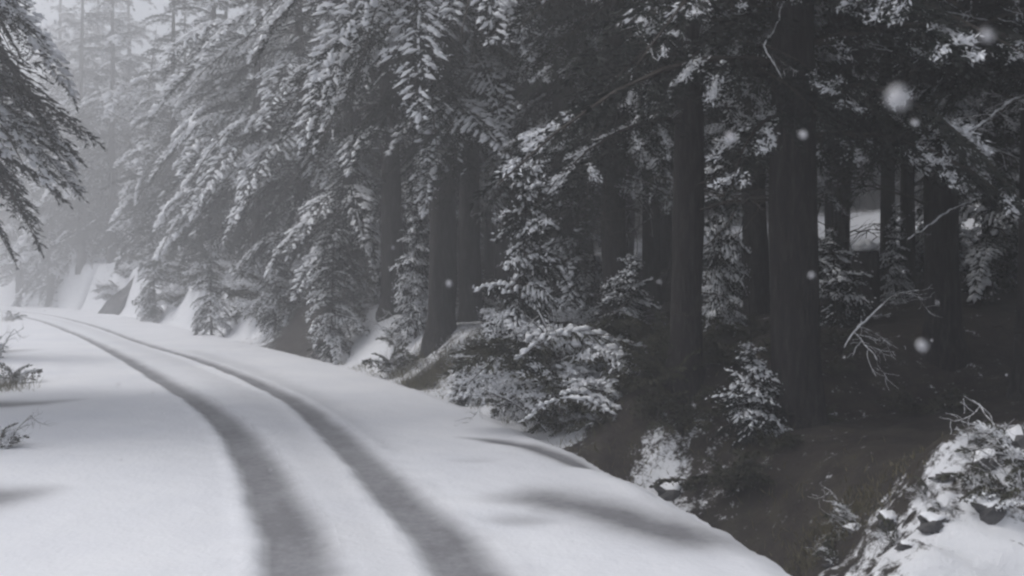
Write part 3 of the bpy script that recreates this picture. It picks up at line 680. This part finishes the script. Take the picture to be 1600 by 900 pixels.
def rocks():
    rg = np.random.default_rng(9)
    L = [(1045, 770, .34, .28, .3, 'dark rock at the ditch rim against the snow tongue'), (1475, 750, .22, .15, .12, 'flat dark rock in the middle of the mound face'),
         (1545, 715, .34, .22, .2, 'broad rock capped with snow near the mound crest'), (1460, 815, .26, .2, .16, 'angular rock low on the mound'), (1545, 790, .32, .24, .22, 'bluish rock in a dark hollow right of the mound'),
         (1390, 815, .22, .2, .16, 'grey rock beside the yellowish twigs'), (1335, 830, .2, .16, .14, 'mossy rock at the end of the ditch'),
         (1420, 850, .18, .14, .1, 'small rock half sunk in the snow near the frame bottom'), (1590, 700, .3, .3, .3, 'dark rock partly outside the right frame edge'), (1300, 880, .16, .14, .1, 'small stone where road snow meets the ditch end')]
    for px, py, a, b, c, lb in L:
        x, y = hit(px, py); R, Sc = rock_mesh(rg, a * .6, b * .6, c * .6); e = bpy.data.objects.new('rock', None); C.objects.link(e); e.location = (x, y, gz(x, y) - .07); e.rotation_euler = (.3 * rg.normal(), .2 * rg.normal(), rg.random() * 6)
        link('stone', R, e); link('snow_cap', Sc, e); tag(e, lb, 'rock')
    x, y = at(1352, 17.5); zt = CAM_H + 52 * y / F_PX; zg = gz(x, y) - .1; e = bpy.data.objects.new('tree_stump', None); C.objects.link(e); e.location = (x, y, zg)
    T_ = Acc(); T_.add(*tube([(0, 0, 0), (0, 0, .3), (.02, 0, (zt - zg) * .6), (0, .02, zt - zg)], [.36, .27, .24, .235], 12, .2, rg)); T_.add(*pads(np.array([[0, 0, zt - zg]]), np.array([[1., 0, 0]]), np.array([.46]), np.array([.46]), np.array([.1]), rg))
    link('trunk', T_.mesh('trunk', [MB], True), e); Sc = Acc(); Sc.add(*pads(np.array([[0, 0, zt - zg + .05], [.07, .03, zt - zg + .13], [-.08, -.05, zt - zg + .1]]), np.array([[1., 0, 0]] * 3), np.array([.56, .4, .34]), np.array([.5, .4, .4]), np.array([.34, .22, .2]), rg))
    link('snow_cap', Sc.mesh('snow_cap', [MS], True), e); tag(e, 'broken stump with a bright snow cap in the gap between two thin trunks', 'tree stump')
    # outcrops by the bend
    for (px, Y, a, b, c, rot, lb) in ((178, 79, 1.5, 2.0, 3.6, 0, 'dark sloping rock outcrop beside the road where it bends'),):
        x, y = at(px, Y); R, Sc = rock_mesh(rg, a, b, c, 22, .75, .72); e = bpy.data.objects.new('rock_outcrop', None); C.objects.link(e); e.location = (x, y, 0); e.rotation_euler = (0, 0, rot)
        link('stone', R, e); tag(e, lb, 'rock')
rocks()

# ---------------------------------------------------------------- single branches that show
def limb(points, r, label, rg, twigs=10, tl=.5):
    P = spline(points, .12); n = len(P); e = bpy.data.objects.new('dead_branch', None); C.objects.link(e); e.location = P[0]
    P = P - P[0] + rg.normal(size=P.shape) * .008; Wd, Sn = Acc(), Acc(); Wd.add(*tube(P, np.linspace(r * .35, r, n), 6))
    m = (P[1:] + P[:-1]) / 2 + [0, 0, r * .7]; D = P[1:] - P[:-1]
    Sn.add(*pads(m, D, np.linalg.norm(D, axis=1) * 1.5, np.full(n - 1, r * 1.9) * (.6 + .8 * rg.random(n - 1)), np.full(n - 1, r * 1.5), rg))
    for i in range(twigs):
        (Vw, Fw), (Vs, Fs) = DEAD[rg.integers(len(DEAD))]; p = P[rg.integers(2, n)]; y_, pt = rg.random() * 6.28, rg.uniform(-.7, .9); sc = tl * (.5 + rg.random()) / 2
        Wd.add(place(Vw, y_, pt, 0, sc, p), Fw)
        if len(Vs): Sn.add(place(Vs, y_, pt, 0, sc, p), Fs)
    link('wood', Wd.mesh('wood', [MW]), e); link('snow', Sn.mesh('snow', [MS], True), e); tag(e, label, 'branch')
def p3(px, py, Y): return ((px - 800) * Y / F_PX, Y, CAM_H - (py - Y_H) * Y / F_PX)
rl = np.random.default_rng(31)
limb([p3(828, 240, 18), p3(845, 213, 18.1), p3(868, 190, 18.3), p3(905, 170, 18.6), p3(950, 140, 19), p3(990, 108, 19.6), p3(1030, 60, 20.5)], .045, 'long broken branch slanting down with a line of snow on it', rl)
limb([p3(1218, 118, 12), p3(1203, 92, 12.1), p3(1195, 72, 12.3), p3(1212, 45, 12.5), p3(1222, 5, 12.9), p3(1232, -60, 13.2)], .014, 'forked bare branch with snow hanging before the dark crowns at the top', rl, 6, .5)
limb([p3(1508, 208, 11.5), p3(1535, 195, 11.7), p3(1560, 175, 12), p3(1590, 155, 12.4), p3(1640, 150, 12.9)], .03, 'snow-lined branch with a bright tip reaching in at upper right', rl, 8, .6)
limb([p3(1418, 375, 13), p3(1450, 355, 13.2), p3(1485, 330, 13.6), p3(1520, 315, 14.2), p3(1580, 290, 15)], .02, 'low snowy dead branch above the mound at right', rl, 5, .4)
limb([p3(1318, 545, 12.5), p3(1335, 520, 12.6), p3(1360, 495, 12.8), p3(1390, 470, 13)], .02, 'short forked snowy stick right of the thickest trunk', rl, 6, .5)

# ---------------------------------------------------------------- grass
def grass():
    rg = np.random.default_rng(2); G = Acc()
    spots = [(hit(660, 600), .8, 1100, .26), (hit(690, 575), .8, 900, .3), (hit(640, 575), .6, 500, .3), (hit(1285, 850), .4, 900, .11), (hit(1320, 815), .45, 700, .10), (hit(1370, 790), .5, 250, .09), (hit(1240, 800), .7, 120, .13), (flat(8, 610), .5, 220, .32), (flat(0, 700), .4, 160, .26), (hit(1000, 690), .8, 140, .16), (hit(1120, 720), 1.2, 120, .14), (flat(20, 503), 1.2, 150, .4)]
    for i in range(26):
        Y = rg.uniform(8.5, 30); k = int(np.argmin(abs(EDGE[:, 1] - Y))); spots.append((tuple(EDGE[k] + EN[k] * rg.uniform(.5, .9)), .3, 34, .16))
    for (x, y), r, n, h in spots:
        X = x + rg.normal(size=n) * r * .6; Y = y + rg.normal(size=n) * r * .6; u, d = to_ud(X, Y); keep = (d > .35) | (d < -8); X, Y = X[keep], Y[keep]; n = len(X)
        if n < 2: continue
        P = np.stack([X, Y, gz(X, Y) - .02], 1); D = rg.normal(size=(n, 3)) * [.5, .5, .1] + [0, 0, .9]
        G.add(*sprigs(P, D, h * (.5 + rg.random(n)), np.full(n, .013), rg))
    tag(link('dry_grass', G.mesh('dry_grass', [MGr])), 'dry yellow grass poking through snow on the verges', kind='stuff')
grass()

# ---------------------------------------------------------------- falling snowflakes
def flakes():
    m, t, b = newmat('flake', .6); b.inputs['Base Color'].default_value = (.55, .55, .57, 1)
    rg = np.random.default_rng(6)
    V0 = []
    A = Acc()
    for k in range(14):
        v = rg.normal(size=3); v /= np.linalg.norm(v); V_, F_ = pads(v[None] * .28, rg.normal(size=(1, 3)), np.array([.8]), np.array([.75]), np.array([.9]), rg); A.add(V_, F_)
    me = A.mesh('snowflake', [m], True)
    L = [(1402, 153, 13.5, .75, 'largest blurred snowflake, falling before the dark wood at upper right'), (1542, 55, 9, .9, 'blurred snowflake near the upper right corner'), (1440, 540, 8, 1.2, 'faint snowflake over the dark wood above the mound'),
         (1268, 430, 5, 1.6, 'tiny snowflake in front of the thickest trunk'), (1255, 210, 6, 1.5, 'snowflake high before the thickest trunk'), (701, 443, 5, 2, 'small snowflake in front of the broad trunk'), (1141, 214, 7, 1.4, 'snowflake left of the forked bare branch'), (1430, 192, 5, 1.6, 'small snowflake just below the largest one')]
    L = [q for q in L]
    for k in range(55):
        L.append((rg.uniform(20, 1580), rg.uniform(10, 820), 0, rg.uniform(2.0, 7.0), 'tiny faint snowflake drifting in the air over the road'))
    for px, py, r, D, lb in L:
        r = r or rg.uniform(.0045, .008) * F_PX / D / 1.6
        o = link('snowflake', me); o.location = p3(px, py, D); s = 2 * (r if r > 12 else r * .8) * D / F_PX * 1.05; o.scale = (s, s, s * .95); o.rotation_euler = tuple(rg.random(3) * 6); tag(o, lb, 'snowflake', 'falling snowflakes' if 'tiny faint' not in lb else 'tiny faint snowflakes in the air')
flakes()

# ---------------------------------------------------------------- haze
def haze():
    m = bpy.data.materials.new('haze_air'); m.use_nodes = True; t = m.node_tree; t.nodes.clear()
    o = N(t, 'ShaderNodeOutputMaterial'); v = N(t, 'ShaderNodeVolumePrincipled'); v.inputs['Density'].default_value = HAZE; v.inputs['Anisotropy'].default_value = .6
    v.inputs['Color'].default_value = (.93, .935, .95, 1); t.links.new(v.outputs[0], o.inputs['Volume'])
    x0, x1, y0, y1, z0, z1 = -330, 240, -190, 360, -6, 62
    A = Acc(); A.add([(x0, y0, z0), (x1, y0, z0), (x1, y1, z0), (x0, y1, z0), (x0, y0, z1), (x1, y0, z1), (x1, y1, z1), (x0, y1, z1)], [[3, 2, 1, 0], [4, 5, 6, 7], [0, 1, 5, 4], [1, 2, 6, 5], [2, 3, 7, 6], [3, 0, 4, 7]])
    tag(link('haze', A.mesh('haze', [m])), 'pale snowy haze filling the valley', kind='stuff')
haze()
print('forest trees', NF, 'tris', sum(len(m.polygons) for m in bpy.data.meshes))
